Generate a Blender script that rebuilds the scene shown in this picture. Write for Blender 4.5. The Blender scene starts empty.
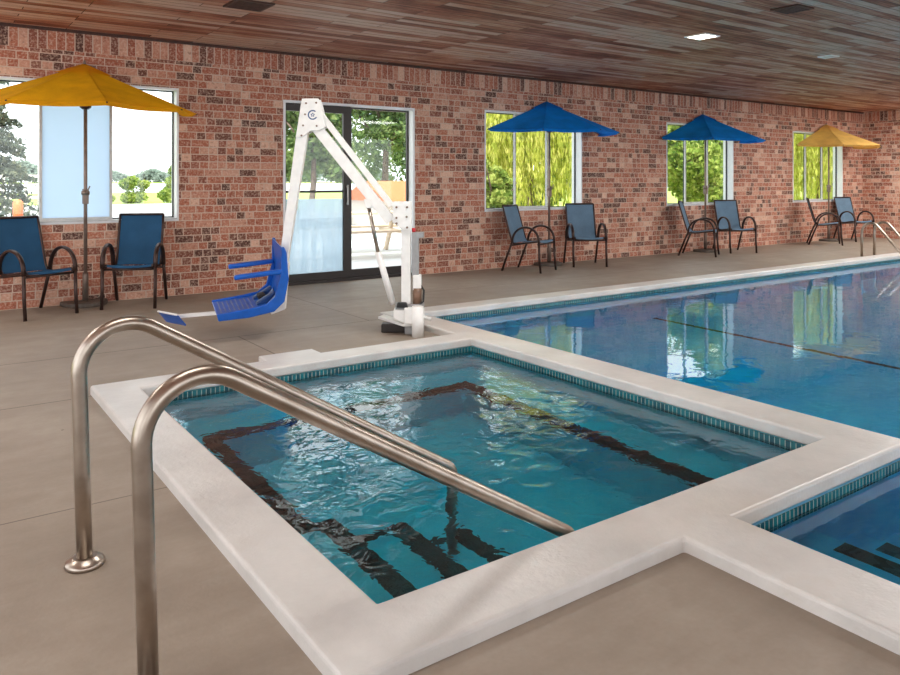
import bpy, bmesh, math, random
import numpy as np
from mathutils import Vector, Matrix
random.seed(7)
S = bpy.context.scene
C = S.collection
PI = math.pi
R = math.radians

# ------------------------------------------------------------------ colour / material helpers
def lin(c):
    def f(v):
        v /= 255.0
        return v / 12.92 if v <= 0.04045 else ((v + 0.055) / 1.055) ** 2.4
    return (f(c[0]), f(c[1]), f(c[2]), 1.0)

class NT:
    def __init__(s, name):
        s.m = bpy.data.materials.new(name); s.m.use_nodes = True
        s.t = s.m.node_tree; s.t.nodes.clear()
        s.out = s.n('ShaderNodeOutputMaterial')
    def n(s, typ, **kw):
        nd = s.t.nodes.new(typ)
        for k, v in kw.items():
            if k in nd.inputs: s.set(nd, k, v)
            else: setattr(nd, k, v)
        return nd
    def set(s, nd, k, v):
        if isinstance(v, bpy.types.NodeSocket): s.t.links.new(v, nd.inputs[k])
        else: nd.inputs[k].default_value = v
    def l(s, a, b): s.t.links.new(a, b)
    def math(s, op, a, b=0.0, c=None, clamp=False):
        nd = s.t.nodes.new('ShaderNodeMath'); nd.operation = op; nd.use_clamp = clamp
        s.set(nd, 0, a); s.set(nd, 1, b)
        if c is not None: s.set(nd, 2, c)
        return nd.outputs[0]
    def mix(s, f, a, b, blend='MIX'):
        nd = s.t.nodes.new('ShaderNodeMix'); nd.data_type = 'RGBA'; nd.blend_type = blend
        s.set(nd, 0, f); s.set(nd, 6, a); s.set(nd, 7, b)
        return nd.outputs[2]
    def pos(s): return s.n('ShaderNodeNewGeometry').outputs['Position']
    def sep(s, v):
        nd = s.t.nodes.new('ShaderNodeSeparateXYZ'); s.l(v, nd.inputs[0]); return nd.outputs
    def comb(s, x=0.0, y=0.0, z=0.0):
        nd = s.t.nodes.new('ShaderNodeCombineXYZ'); s.set(nd, 0, x); s.set(nd, 1, y); s.set(nd, 2, z); return nd.outputs[0]
    def noise(s, vec, scale, detail=3.0, rough=0.5, dist=0.0):
        nd = s.t.nodes.new('ShaderNodeTexNoise'); s.l(vec, nd.inputs['Vector'])
        nd.inputs['Scale'].default_value = scale; nd.inputs['Detail'].default_value = detail
        nd.inputs['Roughness'].default_value = rough; nd.inputs['Distortion'].default_value = dist
        return nd.outputs[0]
    def ramp(s, fac, stops, interp='LINEAR'):
        nd = s.t.nodes.new('ShaderNodeValToRGB'); cr = nd.color_ramp; cr.interpolation = interp
        while len(cr.elements) < len(stops): cr.elements.new(0.5)
        for e, (p, c) in zip(cr.elements, stops): e.position = p; e.color = c
        s.l(fac, nd.inputs[0]); return nd.outputs[0]
    def bump(s, h, strength, dist=0.01):
        nd = s.t.nodes.new('ShaderNodeBump'); s.l(h, nd.inputs['Height'])
        nd.inputs['Strength'].default_value = strength; nd.inputs['Distance'].default_value = dist
        return nd.outputs[0]
    def pbsdf(s, color, rough=0.5, metal=0.0, normal=None, spec=0.5):
        nd = s.n('ShaderNodeBsdfPrincipled')
        s.set(nd, 'Base Color', color); s.set(nd, 'Roughness', rough); s.set(nd, 'Metallic', metal)
        nd.inputs['Specular IOR Level'].default_value = spec
        if normal is not None: s.l(normal, nd.inputs['Normal'])
        s.l(nd.outputs[0], s.out.inputs[0]); return nd

def simple(name, col, rough=0.5, metal=0.0, var=0.06, scale=20.0, bump=0.0, spec=0.5):
    t = NT(name); p = t.n('ShaderNodeTexCoord').outputs['Object']
    n = t.noise(p, scale, 4)
    c = lin(col); d = tuple(max(0, x * (1 - 2.2 * var)) for x in c[:3]) + (1,); u = tuple(min(1, x * (1 + 2.2 * var)) for x in c[:3]) + (1,)
    t.pbsdf(t.ramp(n, [(0.3, d), (0.7, u)]), rough, metal, t.bump(n, bump) if bump else None, spec)
    return t.m

def brick_mat(name, axis):
    t = NT(name); p = t.sep(t.pos())
    h = p[axis]; z = p[2]
    # ragged lengths: random shift of each course
    row = t.math('FLOOR', t.math('DIVIDE', z, 0.0814))
    wn = t.n('ShaderNodeTexWhiteNoise', noise_dimensions='1D'); t.l(row, wn.inputs['W'])
    hh = t.math('ADD', h, t.math('MULTIPLY', wn.outputs[0], 0.13))
    v = t.comb(hh, z, 0.0)
    def br(vec, w, hgt, off):
        b = t.n('ShaderNodeTexBrick'); t.l(vec, b.inputs['Vector'])
        b.offset = off; b.offset_frequency = 2; b.squash = 1.0
        b.inputs['Color1'].default_value = (0, 0, 0, 1); b.inputs['Color2'].default_value = (1, 1, 1, 1); b.inputs['Mortar'].default_value = (0.5, 0.5, 0.5, 1)
        b.inputs['Scale'].default_value = 1.0; b.inputs['Mortar Size'].default_value = 0.0058; b.inputs['Mortar Smooth'].default_value = 0.25
        b.inputs['Brick Width'].default_value = w; b.inputs['Row Height'].default_value = hgt
        return b
    A = br(v, 0.2, 0.0814, 0.5); B = br(v, 0.1, 0.0814, 0.0)
    a = A.outputs['Color']; sel = t.math('GREATER_THAN', t.math('FRACT', t.math('MULTIPLY', a, 7.31)), 0.5)
    tcol = t.mix(sel, a, B.outputs['Color']); tf = t.mix(sel, A.outputs['Fac'], B.outputs['Fac'])
    D = br(t.comb(h, t.math('SUBTRACT', z, 2.56), 0.0), 0.0835, 0.25, 0.0)
    top = t.math('GREATER_THAN', z, 2.562)
    tcol = t.mix(top, tcol, D.outputs['Color']); tf = t.mix(top, tf, D.outputs['Fac'])
    rnd = t.math('FRACT', t.math('MULTIPLY', tcol, 13.7))
    pos = t.pos()
    n1 = t.noise(pos, 45.0, 4, 0.65); n2 = t.noise(pos, 0.55, 3)
    base = t.ramp(rnd, [(0.0, lin((80, 52, 46))), (0.09, lin((108, 68, 56))), (0.2, lin((138, 82, 66))), (0.4, lin((162, 93, 71))),
                        (0.62, lin((177, 110, 86))), (0.82, lin((190, 134, 112))), (1.0, lin((214, 174, 152)))])
    base = t.mix(t.ramp(n1, [(0.46, (0, 0, 0, 1)), (0.72, (0.75, 0.75, 0.75, 1))]), base, lin((224, 196, 176)))
    base = t.mix(t.ramp(t.noise(pos, 28.0, 3), [(0.30, (0.5, 0.5, 0.5, 1)), (0.44, (0, 0, 0, 1))]), base, lin((116, 66, 50)))
    col = t.mix(tf, base, lin((204, 180, 162)))
    ht = t.math('ADD', t.math('MULTIPLY', tf, -1.0), t.math('MULTIPLY', n1, 0.35))
    t.pbsdf(col, 0.85, 0, t.bump(ht, 0.6, 0.006), 0.25)
    return t.m

def ceiling_mat():
    t = NT('ceiling planks'); pos = t.pos(); p = t.sep(pos)
    b = t.n('ShaderNodeTexBrick'); t.l(t.comb(p[0], p[1], 0.0), b.inputs['Vector'])
    b.offset = 0.37; b.offset_frequency = 3
    b.inputs['Color1'].default_value = (0, 0, 0, 1); b.inputs['Color2'].default_value = (1, 1, 1, 1); b.inputs['Mortar'].default_value = (0.5, 0.5, 0.5, 1)
    for k, v in (('Scale', 1.0), ('Mortar Size', 0.0042), ('Mortar Smooth', 0.2), ('Brick Width', 1.25), ('Row Height', 0.115)): b.inputs[k].default_value = v
    rnd = t.math('FRACT', t.math('MULTIPLY', b.outputs['Color'], 9.13))
    st = t.noise(t.comb(t.math('ADD', t.math('MULTIPLY', p[0], 0.9), t.math('MULTIPLY', rnd, 40.0)), t.math('MULTIPLY', p[1], 22.0), 0.0), 1.0, 5, 0.65)
    big = t.noise(pos, 1.1, 4, 0.6)
    k = t.math('ADD', t.math('ADD', t.math('MULTIPLY', rnd, 0.38), t.math('MULTIPLY', st, 0.62)), t.math('MULTIPLY', t.math('SUBTRACT', big, 0.5), 0.5))
    fine = t.noise(t.comb(t.math('MULTIPLY', p[0], 3.5), t.math('MULTIPLY', p[1], 60.0), 0.0), 1.0, 4, 0.7)
    k = t.math('ADD', t.math('MULTIPLY', k, 1.25), t.math('SUBTRACT', t.math('MULTIPLY', fine, 0.6), 0.44))
    col = t.ramp(k, [(0.12, lin((84, 42, 28))), (0.30, lin((142, 82, 60))), (0.46, lin((178, 128, 104))), (0.66, lin((202, 176, 160))), (0.92, lin((150, 104, 82)))])
    kn = t.n('ShaderNodeTexVoronoi', feature='F1'); t.l(t.comb(t.math('MULTIPLY', p[0], 1.6), t.math('MULTIPLY', p[1], 5.0), 0.0), kn.inputs['Vector']); kn.inputs['Scale'].default_value = 1.0
    col = t.mix(t.ramp(kn.outputs['Distance'], [(0.0, (0.85, 0.85, 0.85, 1)), (0.14, (0, 0, 0, 1))]), col, lin((70, 34, 22)))
    col = t.mix(b.outputs['Fac'], col, lin((52, 28, 20)))
    t.pbsdf(col, 0.6, 0, t.bump(t.math('ADD', t.math('MULTIPLY', b.outputs['Fac'], -1.0), t.math('MULTIPLY', st, 0.25)), 0.5, 0.004), 0.3)
    return t.m

def deck_mat():
    t = NT('deck concrete'); pos = t.pos(); p = t.sep(pos)
    n = t.noise(pos, 1.3, 6, 0.6); f = t.noise(pos, 60.0, 3); m = t.noise(pos, 6.0, 5, 0.6)
    streak = t.noise(t.comb(t.math('MULTIPLY', p[0], 1.0), t.math('MULTIPLY', p[1], 9.0), 0.0), 1.2, 5, 0.6)
    k = t.math('ADD', t.math('ADD', t.math('MULTIPLY', n, 0.5), t.math('MULTIPLY', m, 0.25)), t.math('ADD', t.math('MULTIPLY', f, 0.08), t.math('MULTIPLY', streak, 0.17)))
    col = t.ramp(k, [(0.3, lin((130, 117, 103))), (0.5, lin((148, 135, 121))), (0.7, lin((168, 156, 142)))])
    def band(c, v, w): return t.math('LESS_THAN', t.math('ABSOLUTE', t.math('SUBTRACT', c, v)), w)
    def rng(c, a, b2): return t.math('MULTIPLY', t.math('GREATER_THAN', c, a), t.math('LESS_THAN', c, b2))
    L = None
    for e in (t.math('MULTIPLY', band(p[1], 5.95, 0.007), rng(p[0], -3, 3.45)),
              t.math('MULTIPLY', band(p[1], 4.79, 0.006), rng(p[0], -3, 0.86)),
              t.math('MULTIPLY', band(p[1], 3.19, 0.004), rng(p[0], -3, 0.86)),
              t.math('MULTIPLY', band(p[1], 7.1, 0.005), rng(p[0], 2.4, 20)),
              t.math('MULTIPLY', band(p[0], 2.13, 0.006), rng(p[1], 5.0, 5.95)),
              t.math('MULTIPLY', band(p[0], 3.33, 0.006), rng(p[1], 5.95, 7.9))):
        L = e if L is None else t.math('MAXIMUM', L, e)
    col = t.mix(t.math('MULTIPLY', L, 0.75), col, lin((84, 70, 60)))
    vo = t.n('ShaderNodeTexVoronoi', feature='F1'); t.l(pos, vo.inputs['Vector']); vo.inputs['Scale'].default_value = 2.2
    col = t.mix(t.math('LESS_THAN', vo.outputs['Distance'], 0.016), col, lin((88, 76, 66)))
    t.pbsdf(col, 0.55, 0, t.bump(t.math('ADD', f, t.math('MULTIPLY', m, 1.5)), 0.25, 0.003), 0.35)
    return t.m

def coping_mat():
    t = NT('coping paint'); pos = t.pos()
    n = t.noise(pos, 2.2, 5, 0.6); f = t.noise(pos, 14.0, 4, 0.6); g = t.noise(pos, 70.0, 2)
    col = t.ramp(n, [(0.35, lin((194, 191, 187))), (0.6, lin((212, 209, 205))), (0.75, lin((206, 200, 192)))])
    col = t.mix(t.ramp(t.noise(pos, 0.9, 3), [(0.55, (0, 0, 0, 1)), (0.75, (0.4, 0.4, 0.4, 1))]), col, lin((208, 188, 166)))
    t.pbsdf(col, 0.36, 0, t.bump(t.math('ADD', t.math('MULTIPLY', f, 2.0), g), 0.4, 0.004), 0.45)
    return t.m

def tile_mat(name, axis, dark, light):
    t = NT(name); p = t.sep(t.pos())
    b = t.n('ShaderNodeTexBrick'); t.l(t.comb(p[axis], t.math('ADD', p[2], 0.01), 0.0), b.inputs['Vector'])
    b.offset = 0.0
    b.inputs['Color1'].default_value = (0, 0, 0, 1); b.inputs['Color2'].default_value = (1, 1, 1, 1)
    for k, v in (('Scale', 1.0), ('Mortar Size', 0.0019), ('Mortar Smooth', 0.1), ('Brick Width', 0.028), ('Row Height', 0.055)): b.inputs[k].default_value = v
    c = t.mix(b.outputs['Color'], lin(dark), lin(light))
    t.pbsdf(t.mix(b.outputs['Fac'], c, lin((168, 182, 172))), 0.25)
    return t.m

def plaster_mat(name, a, b):
    t = NT(name); pos = t.pos()
    n = t.noise(pos, 3.0, 5, 0.6, 0.6)
    t.pbsdf(t.ramp(n, [(0.35, lin(a)), (0.65, lin(b))]), 0.7)
    return t.m

def water_mat(name, tint, scale, strength, dist, det=3.0, big=0.0, gd=1.0, fi=1.5):
    t = NT(name); pos = t.pos(); p = t.sep(pos)
    v = t.comb(p[0], t.math('MULTIPLY', p[1], 1.0), 0.0)
    n = t.noise(v, scale, det, 0.55, 0.8)
    h = t.math('ADD', n, t.math('MULTIPLY', t.noise(v, scale * 0.28, 2, 0.5, 0.4), big))
    nb = t.bump(h, strength, dist)
    ng = t.bump(h, strength, dist * gd)
    fr = t.n('ShaderNodeFresnel'); fr.inputs['IOR'].default_value = fi; t.l(ng, fr.inputs['Normal'])
    gl = t.n('ShaderNodeBsdfGlossy'); gl.inputs['Roughness'].default_value = 0.015; t.l(ng, gl.inputs['Normal'])
    rf = t.n('ShaderNodeBsdfRefraction'); rf.inputs['IOR'].default_value = 1.333; rf.inputs['Roughness'].default_value = 0.0
    rf.inputs['Color'].default_value = tint; t.l(nb, rf.inputs['Normal'])
    mx = t.n('ShaderNodeMixShader'); t.l(fr.outputs[0], mx.inputs[0]); t.l(rf.outputs[0], mx.inputs[1]); t.l(gl.outputs[0], mx.inputs[2])
    t.l(mx.outputs[0], t.out.inputs[0])
    return t.m

def glass_mat(name, tint=(0.96, 0.98, 0.97, 1)):
    t = NT(name)
    tr = t.n('ShaderNodeBsdfTransparent'); tr.inputs[0].default_value = tint
    gl = t.n('ShaderNodeBsdfGlossy'); gl.inputs['Roughness'].default_value = 0.02
    lw = t.n('ShaderNodeLayerWeight'); lw.inputs['Blend'].default_value = 0.5
    k = t.math('ADD', 0.03, t.math('MULTIPLY', t.math('POWER', lw.outputs['Facing'], 5.0), 0.5))
    mx = t.n('ShaderNodeMixShader'); t.l(k, mx.inputs[0]); t.l(tr.outputs[0], mx.inputs[1]); t.l(gl.outputs[0], mx.inputs[2])
    t.l(mx.outputs[0], t.out.inputs[0]); return t.m

def frosted_mat(name, col, clear=0.1):
    t = NT(name); pos = t.pos(); p = t.sep(pos)
    n = t.noise(t.comb(t.math('MULTIPLY', p[0], 8.0), 0.0, p[2]), 1.5, 3)
    tl = t.n('ShaderNodeBsdfTranslucent'); tl.inputs[0].default_value = lin(col)
    tr = t.n('ShaderNodeBsdfTransparent')
    df = t.n('ShaderNodeBsdfDiffuse'); df.inputs[0].default_value = lin(col)
    m0 = t.n('ShaderNodeMixShader'); m0.inputs[0].default_value = 0.25; t.l(tl.outputs[0], m0.inputs[1]); t.l(df.outputs[0], m0.inputs[2])
    m1 = t.n('ShaderNodeMixShader'); t.l(t.math('MULTIPLY', n, clear * 2), m1.inputs[0]); t.l(m0.outputs[0], m1.inputs[1]); t.l(tr.outputs[0], m1.inputs[2])
    t.l(m1.outputs[0], t.out.inputs[0]); return t.m

def leaf_mat(name, a, b, c):
    t = NT(name); pos = t.pos()
    n = t.noise(pos, 1.3, 3); n2 = t.n('ShaderNodeTexWhiteNoise', noise_dimensions='3D')
    sn = t.n('ShaderNodeVectorMath', operation='SNAP'); t.l(pos, sn.inputs[0]); sn.inputs[1].default_value = (0.12, 0.12, 0.12); t.l(sn.outputs[0], n2.inputs['Vector'])
    k = t.math('ADD', t.math('MULTIPLY', n, 0.6), t.math('MULTIPLY', n2.outputs[0], 0.4))
    col = t.ramp(k, [(0.25, lin(a)), (0.5, lin(b)), (0.75, lin(c))])
    df = t.n('ShaderNodeBsdfDiffuse'); t.l(col, df.inputs[0]); tl = t.n('ShaderNodeBsdfTranslucent'); t.l(col, tl.inputs[0])
    mx = t.n('ShaderNodeMixShader'); mx.inputs[0].default_value = 0.45; t.l(df.outputs[0], mx.inputs[1]); t.l(tl.outputs[0], mx.inputs[2])
    t.l(mx.outputs[0], t.out.inputs[0]); return t.m

def emit_mat(name, col, st):
    t = NT(name); e = t.n('ShaderNodeEmission'); e.inputs[0].default_value = col; e.inputs[1].default_value = st
    t.l(e.outputs[0], t.out.inputs[0]); return t.m

def fabric_mat(name, col, rough=0.8, scale=350.0, trans=0.0):
    t = NT(name); p = t.n('ShaderNodeTexCoord').outputs['Object']
    w = t.noise(p, scale, 1); n = t.noise(p, 5.0, 3)
    c = lin(col); d = tuple(x * 0.8 for x in c[:3]) + (1,); u = tuple(min(1, x * 1.18) for x in c[:3]) + (1,)
    k = t.math('ADD', t.math('MULTIPLY', w, 0.5), t.math('MULTIPLY', n, 0.5))
    colr = t.ramp(k, [(0.35, d), (0.65, u)])
    b = t.pbsdf(colr, rough, 0, t.bump(w, 0.3, 0.001), 0.25)
    if trans:
        tl = t.n('ShaderNodeBsdfTranslucent'); t.l(colr, tl.inputs[0])
        mx = t.n('ShaderNodeMixShader'); mx.inputs[0].default_value = trans
        t.l(b.outputs[0], mx.inputs[1]); t.l(tl.outputs[0], mx.inputs[2]); t.l(mx.outputs[0], t.out.inputs[0])
    return t.m

def steel_mat():
    t = NT('brushed stainless'); p = t.n('ShaderNodeTexCoord').outputs['Object']
    n = t.noise(p, 180.0, 2); m = t.noise(p, 9.0, 4)
    c = t.ramp(m, [(0.3, lin((150, 138, 126))), (0.7, lin((186, 174, 162)))])
    t.pbsdf(c, 0.3, 1.0, t.bump(n, 0.08, 0.001)); return t.m

M = dict(
    brickx=brick_mat('brick wall', 0), bricky=brick_mat('brick end wall', 1), ceil=ceiling_mat(), deck=deck_mat(), coping=coping_mat(),
    tile_x=tile_mat('teal tile x', 0, (4, 70, 84), (16, 108, 116)), tile_y=tile_mat('teal tile y', 1, (4, 70, 84), (16, 108, 116)),
    spa_plaster=plaster_mat('spa plaster', (110, 215, 235), (150, 236, 246)), pool_plaster=plaster_mat('pool plaster', (120, 205, 248), (150, 226, 253)),
    stripe=simple('black tile stripe', (22, 22, 26), 0.4, var=0.3, scale=30),
    spa_water=water_mat('spa water', (0.25, 0.88, 0.95, 1), 8.0, 1.0, 0.0065, 2.5, 1.4, 1.15, 1.8),
    pool_water=water_mat('pool water', (0.24, 0.96, 1.0, 1), 4.0, 0.35, 0.005, 2.0, 1.0, 0.9, 1.75),
    white=simple('white paint', (232, 232, 230), 0.35, var=0.02), trimw=simple('window white', (226, 228, 230), 0.4, var=0.02),
    alum=simple('grey aluminium', (196, 196, 194), 0.4, 0.1, var=0.04), dark=simple('dark bronze frame', (48, 42, 40), 0.4, 0.3, var=0.05),
    gasket=simple('black gasket', (40, 42, 46), 0.6), glass=glass_mat('clear glass'),
    frost=frosted_mat('frosted film', (214, 228, 242), 0.0), refl_sheet=frosted_mat('pale reflection sheet', (200, 216, 228), 0.25),
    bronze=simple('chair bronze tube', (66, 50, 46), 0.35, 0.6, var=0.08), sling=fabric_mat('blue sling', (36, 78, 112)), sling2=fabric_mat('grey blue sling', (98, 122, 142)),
    yellow=fabric_mat('yellow canvas', (246, 176, 20), trans=0.35), tan=fabric_mat('faded yellow canvas', (246, 194, 110), trans=0.3), blue=fabric_mat('blue canvas', (4, 124, 216), trans=0.25),
    pole=simple('umbrella pole', (128, 112, 102), 0.4, 0.5, var=0.08), castiron=simple('cast base', (92, 82, 74), 0.6, 0.2, var=0.1),
    steel=steel_mat(), lift=simple('lift powder coat', (236, 234, 230), 0.3, var=0.02), liftblue=simple('lift seat blue', (12, 86, 178), 0.3, var=0.05),
    liftgrey=simple('lift grey', (150, 150, 150), 0.4, var=0.05), canister=simple('motor brown', (120, 92, 74), 0.45, 0.3, var=0.1), black=simple('black rubber', (22, 22, 22), 0.5),
    red=simple('red button', (190, 40, 50), 0.4), logo=simple('logo blue', (36, 70, 120), 0.4),
    vent=simple('vent brown', (66, 38, 28), 0.6, var=0.15), lamp=emit_mat('lamp lens', (1, 0.95, 0.86, 1), 14.0), panel=emit_mat('fill panel glow', (1, 0.96, 0.9, 1), 5.0),  # the panel glow belongs to added fill panels out of view
    off=simple('unlit lens', (190, 180, 170), 0.3),
    bark=simple('bark', (104, 88, 76), 0.9, var=0.2, scale=8, bump=0.5), asphalt=simple('pale asphalt', (176, 176, 178), 0.9, var=0.05, scale=2),
    lawn=simple('lawn', (150, 170, 74), 0.95, var=0.15, scale=0.6), patio=simple('patio concrete', (206, 208, 210), 0.9, var=0.05, scale=2),
    lakem=simple('lake water', (196, 206, 214), 0.35, var=0.03, scale=0.05), fartree=leaf_mat('far trees', (130, 146, 136), (156, 170, 156), (176, 186, 170)),  # far trees lightened so distance haze sits in their colour
    willow=leaf_mat('willow leaves', (150, 164, 70), (192, 196, 92), (220, 214, 130)), green=leaf_mat('green leaves', (70, 96, 60), (112, 138, 84), (160, 178, 116)),
    bright=leaf_mat('bright leaves', (84, 116, 52), (146, 168, 80), (200, 206, 124)), spruce=leaf_mat('spruce needles', (84, 96, 88), (116, 126, 110), (150, 150, 122)),
    wood=simple('weathered wood', (206, 186, 160), 0.8, var=0.08), orange=simple('orange roof', (214, 120, 76), 0.8, var=0.08), orangep=simple('orange plastic', (236, 120, 70), 0.5),
    siding=simple('pale siding', (224, 216, 204), 0.8, var=0.04), plain=simple('painted wall', (206, 190, 176), 0.8, var=0.03),
)

# ------------------------------------------------------------------ mesh builder
class MB:
    def __init__(s): s.b = bmesh.new()
    def face(s, pts):
        return s.b.faces.new([s.b.verts.new(p) for p in pts])
    def box(s, x0, x1, y0, y1, z0, z1):
        v = [s.b.verts.new((x, y, z)) for z in (z0, z1) for y in (y0, y1) for x in (x0, x1)]
        for f in ((0, 2, 3, 1), (4, 5, 7, 6), (0, 1, 5, 4), (2, 6, 7, 3), (0, 4, 6, 2), (1, 3, 7, 5)):
            s.b.faces.new([v[i] for i in f])
        return s
    def prism(s, poly, axis, a, b):
        def P(p, k):
            return {0: (k, p[0], p[1]), 1: (p[0], k, p[1]), 2: (p[0], p[1], k)}[axis]
        A = [s.b.verts.new(P(p, a)) for p in poly]; B = [s.b.verts.new(P(p, b)) for p in poly]
        n = len(poly)
        s.b.faces.new(A); s.b.faces.new(B[::-1])
        for i in range(n): s.b.faces.new((A[i], B[i], B[(i + 1) % n], A[(i + 1) % n]))
        return s
    def tube(s, pts, r, seg=12, caps=True, flat=1.0, side=None):
        pts = [Vector(p) for p in pts]; rings = []
        rs = r if isinstance(r, (list, tuple)) else [r] * len(pts)
        ref = None
        for i, p in enumerate(pts):
            t = (pts[min(i + 1, len(pts) - 1)] - pts[max(i - 1, 0)]).normalized()
            if ref is None:
                ref = t.orthogonal().normalized() if side is None else Vector(side)
            ref = (ref - t * ref.dot(t)).normalized(); w = t.cross(ref)
            rings.append([s.b.verts.new(p + (ref * math.cos(2 * PI * k / seg) * flat + w * math.sin(2 * PI * k / seg)) * rs[i]) for k in range(seg)])
        for a, b in zip(rings, rings[1:]):
            for k in range(seg):
                f = s.b.faces.new((a[k], a[(k + 1) % seg], b[(k + 1) % seg], b[k])); f.smooth = True
        if caps:
            s.b.faces.new(rings[0][::-1]); s.b.faces.new(rings[-1])
        return s
    def lathe(s, prof, c=(0, 0, 0), seg=24):
        rings = []
        for r, z in prof:
            rings.append([s.b.verts.new((c[0] + r * math.cos(2 * PI * k / seg), c[1] + r * math.sin(2 * PI * k / seg), c[2] + z)) for k in range(seg)])
        for a, b in zip(rings, rings[1:]):
            for k in range(seg):
                f = s.b.faces.new((a[k], a[(k + 1) % seg], b[(k + 1) % seg], b[k])); f.smooth = True
        s.b.faces.new(rings[0][::-1]); s.b.faces.new(rings[-1])
        return s
    def build(s, name, mat, parent=None, bevel=0.0, xf=None, seg=2, smooth=False):
        bmesh.ops.recalc_face_normals(s.b, faces=s.b.faces[:])
        me = bpy.data.meshes.new(name); s.b.to_mesh(me); s.b.free()
        if xf is not None: me.transform(xf)
        me.materials.append(mat)
        if smooth:
            for p in me.polygons: p.use_smooth = True
        o = bpy.data.objects.new(name, me); C.objects.link(o)
        if parent is not None: o.parent = parent
        if bevel:
            m = o.modifiers.new('Bevel', 'BEVEL'); m.width = bevel; m.segments = seg; m.limit_method = 'ANGLE'
        return o

def tag(o, label=None, cat=None, group=None, kind=None):
    if label: o['label'] = label
    if cat: o['category'] = cat
    if group: o['group'] = group
    if kind: o['kind'] = kind
    return o
def empty(name, loc, rz=0.0):
    o = bpy.data.objects.new(name, None); C.objects.link(o); o.location = loc; o.rotation_euler = (0, 0, rz); o.empty_display_size = 0.1
    return o
def copy_tree(o, parent=None):
    kids = [c for c in C.objects if c.parent == o]
    c = o.copy(); C.objects.link(c)
    if parent is not None: c.parent = parent
    for k in kids: copy_tree(k, c)
    return c
def struct(o): o['kind'] = 'structure'; return o

# ------------------------------------------------------------------ the setting
WY = 8.47; ZC = 2.78; XL, XR = -2.6, 17.3; YN = -4.2
WT = 0.19
WINS = [(0.37, 2.365), (6.60, 8.53), (10.56, 12.48), (14.48, 16.43)]
WZ0, WZ1 = 0.815, 2.262
DX0, DX1, DZ = 3.575, 5.425, 2.215

w = MB(); xs = [XL - 0.2]; 
holes = sorted([(a, b, WZ0, WZ1) for a, b in WINS] + [(DX0, DX1, 0.0, DZ)])
x = XL - 0.2
for a, b, z0, z1 in holes:
    w.box(x, a, WY, WY + WT, -0.1, ZC + 0.02)
    if z0 > 0: w.box(a, b, WY, WY + WT, -0.1, z0)
    w.box(a, b, WY, WY + WT, z1, ZC + 0.02)
    x = b
w.box(x, XR + 0.2, WY, WY + WT, -0.1, ZC + 0.02)
struct(w.build('wall_back', M['brickx']))
struct(MB().box(XR, XR + 0.2, YN, WY, -0.1, ZC + 0.02).build('wall_right', M['bricky']))
# unseen walls behind and left of camera; daylight openings added to brighten the room
w = MB(); w.box(XL - 0.2, XL, YN, WY, -0.1, 0.1); w.box(XL - 0.2, XL, YN, WY, 2.6, ZC + 0.02)
for a, b in ((YN, -3.8), (-0.2, 0.2), (3.8, 4.2), (7.8, WY)): w.box(XL - 0.2, XL, a, b, 0.1, 2.6)
struct(w.build('wall_left', M['bricky']))
w = MB(); w.box(XL - 0.2, XR + 0.2, YN - 0.2, YN, -0.1, 0.1); w.box(XL - 0.2, XR + 0.2, YN - 0.2, YN, 2.6, ZC + 0.02)
x = XL - 0.2
for a in (-2.2, 1.7, 5.6, 9.5, 13.4):
    w.box(x, a, YN - 0.2, YN, 0.1, 2.6); x = a + 3.4
w.box(x, XR + 0.2, YN - 0.2, YN, 0.1, 2.6)
struct(w.build('wall_front', M['brickx']))
struct(MB().box(XL - 0.5, XR + 0.5, YN - 0.5, WY + WT + 0.5, ZC, ZC + 0.25).build('ceiling', M['ceil']))
struct(MB().box(XL, XR, WY - 0.022, WY, ZC - 0.03, ZC).build('trim_1', M['vent']))

# pool layout
SX0, SX1, SY0, SY1 = 1.08, 3.48, 1.88, 4.63          # hot tub water edge
OX0, OX1, OY0, OY1 = 0.845, 3.76, 1.625, 4.85          # hot tub coping outer edge
PY = 5.80; PXR = 15.9; PYN = -3.0; PX = 3.76; AX = 2.40   # swimming pool edges; AX near alcove edge
f = MB()
zf0 = -0.3
f.box(XL, XR, 5.90, WY + WT, zf0, 0)
f.box(XL, 3.6, 4.75, 5.90, zf0, 0)
f.box(XL, 0.95, 1.75, 4.75, zf0, 0)
f.box(XL, 2.25, PYN - 0.1, 1.75, zf0, 0)
f.box(XL, XR, YN, PYN - 0.1, zf0, 0)
f.box(PXR + 0.1, XR, PYN - 0.1, 5.90, zf0, 0)
struct(f.build('floor', M['deck']))

CZ = 0.05
hot = empty('hot_tub', ((SX0 + SX1) / 2, (SY0 + SY1) / 2, 0)); tag(hot, 'square raised hot tub with rippling teal water and white rim', 'hot tub')
pool = empty('swimming_pool', (9.0, 2.0, 0)); tag(pool, 'large still swimming pool reflecting the windows beyond the hot tub', 'swimming pool')
def child(mb, name, mat, par, **k):
    o = mb.build(name, mat, par, **k); o.location = -Vector(par.location); return o
def ringmesh(mb, outer, inner, z0, z1):
    ox0, ox1, oy0, oy1 = outer; x0, x1, y0, y1 = inner
    lo = {}
    def V(x, y, z):
        k = (x, y, z)
        if k not in lo: lo[k] = mb.b.verts.new(k)
        return lo[k]
    O = [(ox0, oy0), (ox1, oy0), (ox1, oy1), (ox0, oy1)]; I = [(x0, y0), (x1, y0), (x1, y1), (x0, y1)]
    for i in range(4):
        j = (i + 1) % 4
        for z in (z0, z1): mb.b.faces.new([V(*O[i], z), V(*O[j], z), V(*I[j], z), V(*I[i], z)])
        mb.b.faces.new([V(*O[i], z0), V(*O[j], z0), V(*O[j], z1), V(*O[i], z1)])
        mb.b.faces.new([V(*I[i], z0), V(*I[j], z0), V(*I[j], z1), V(*I[i], z1)])
    return mb
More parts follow.
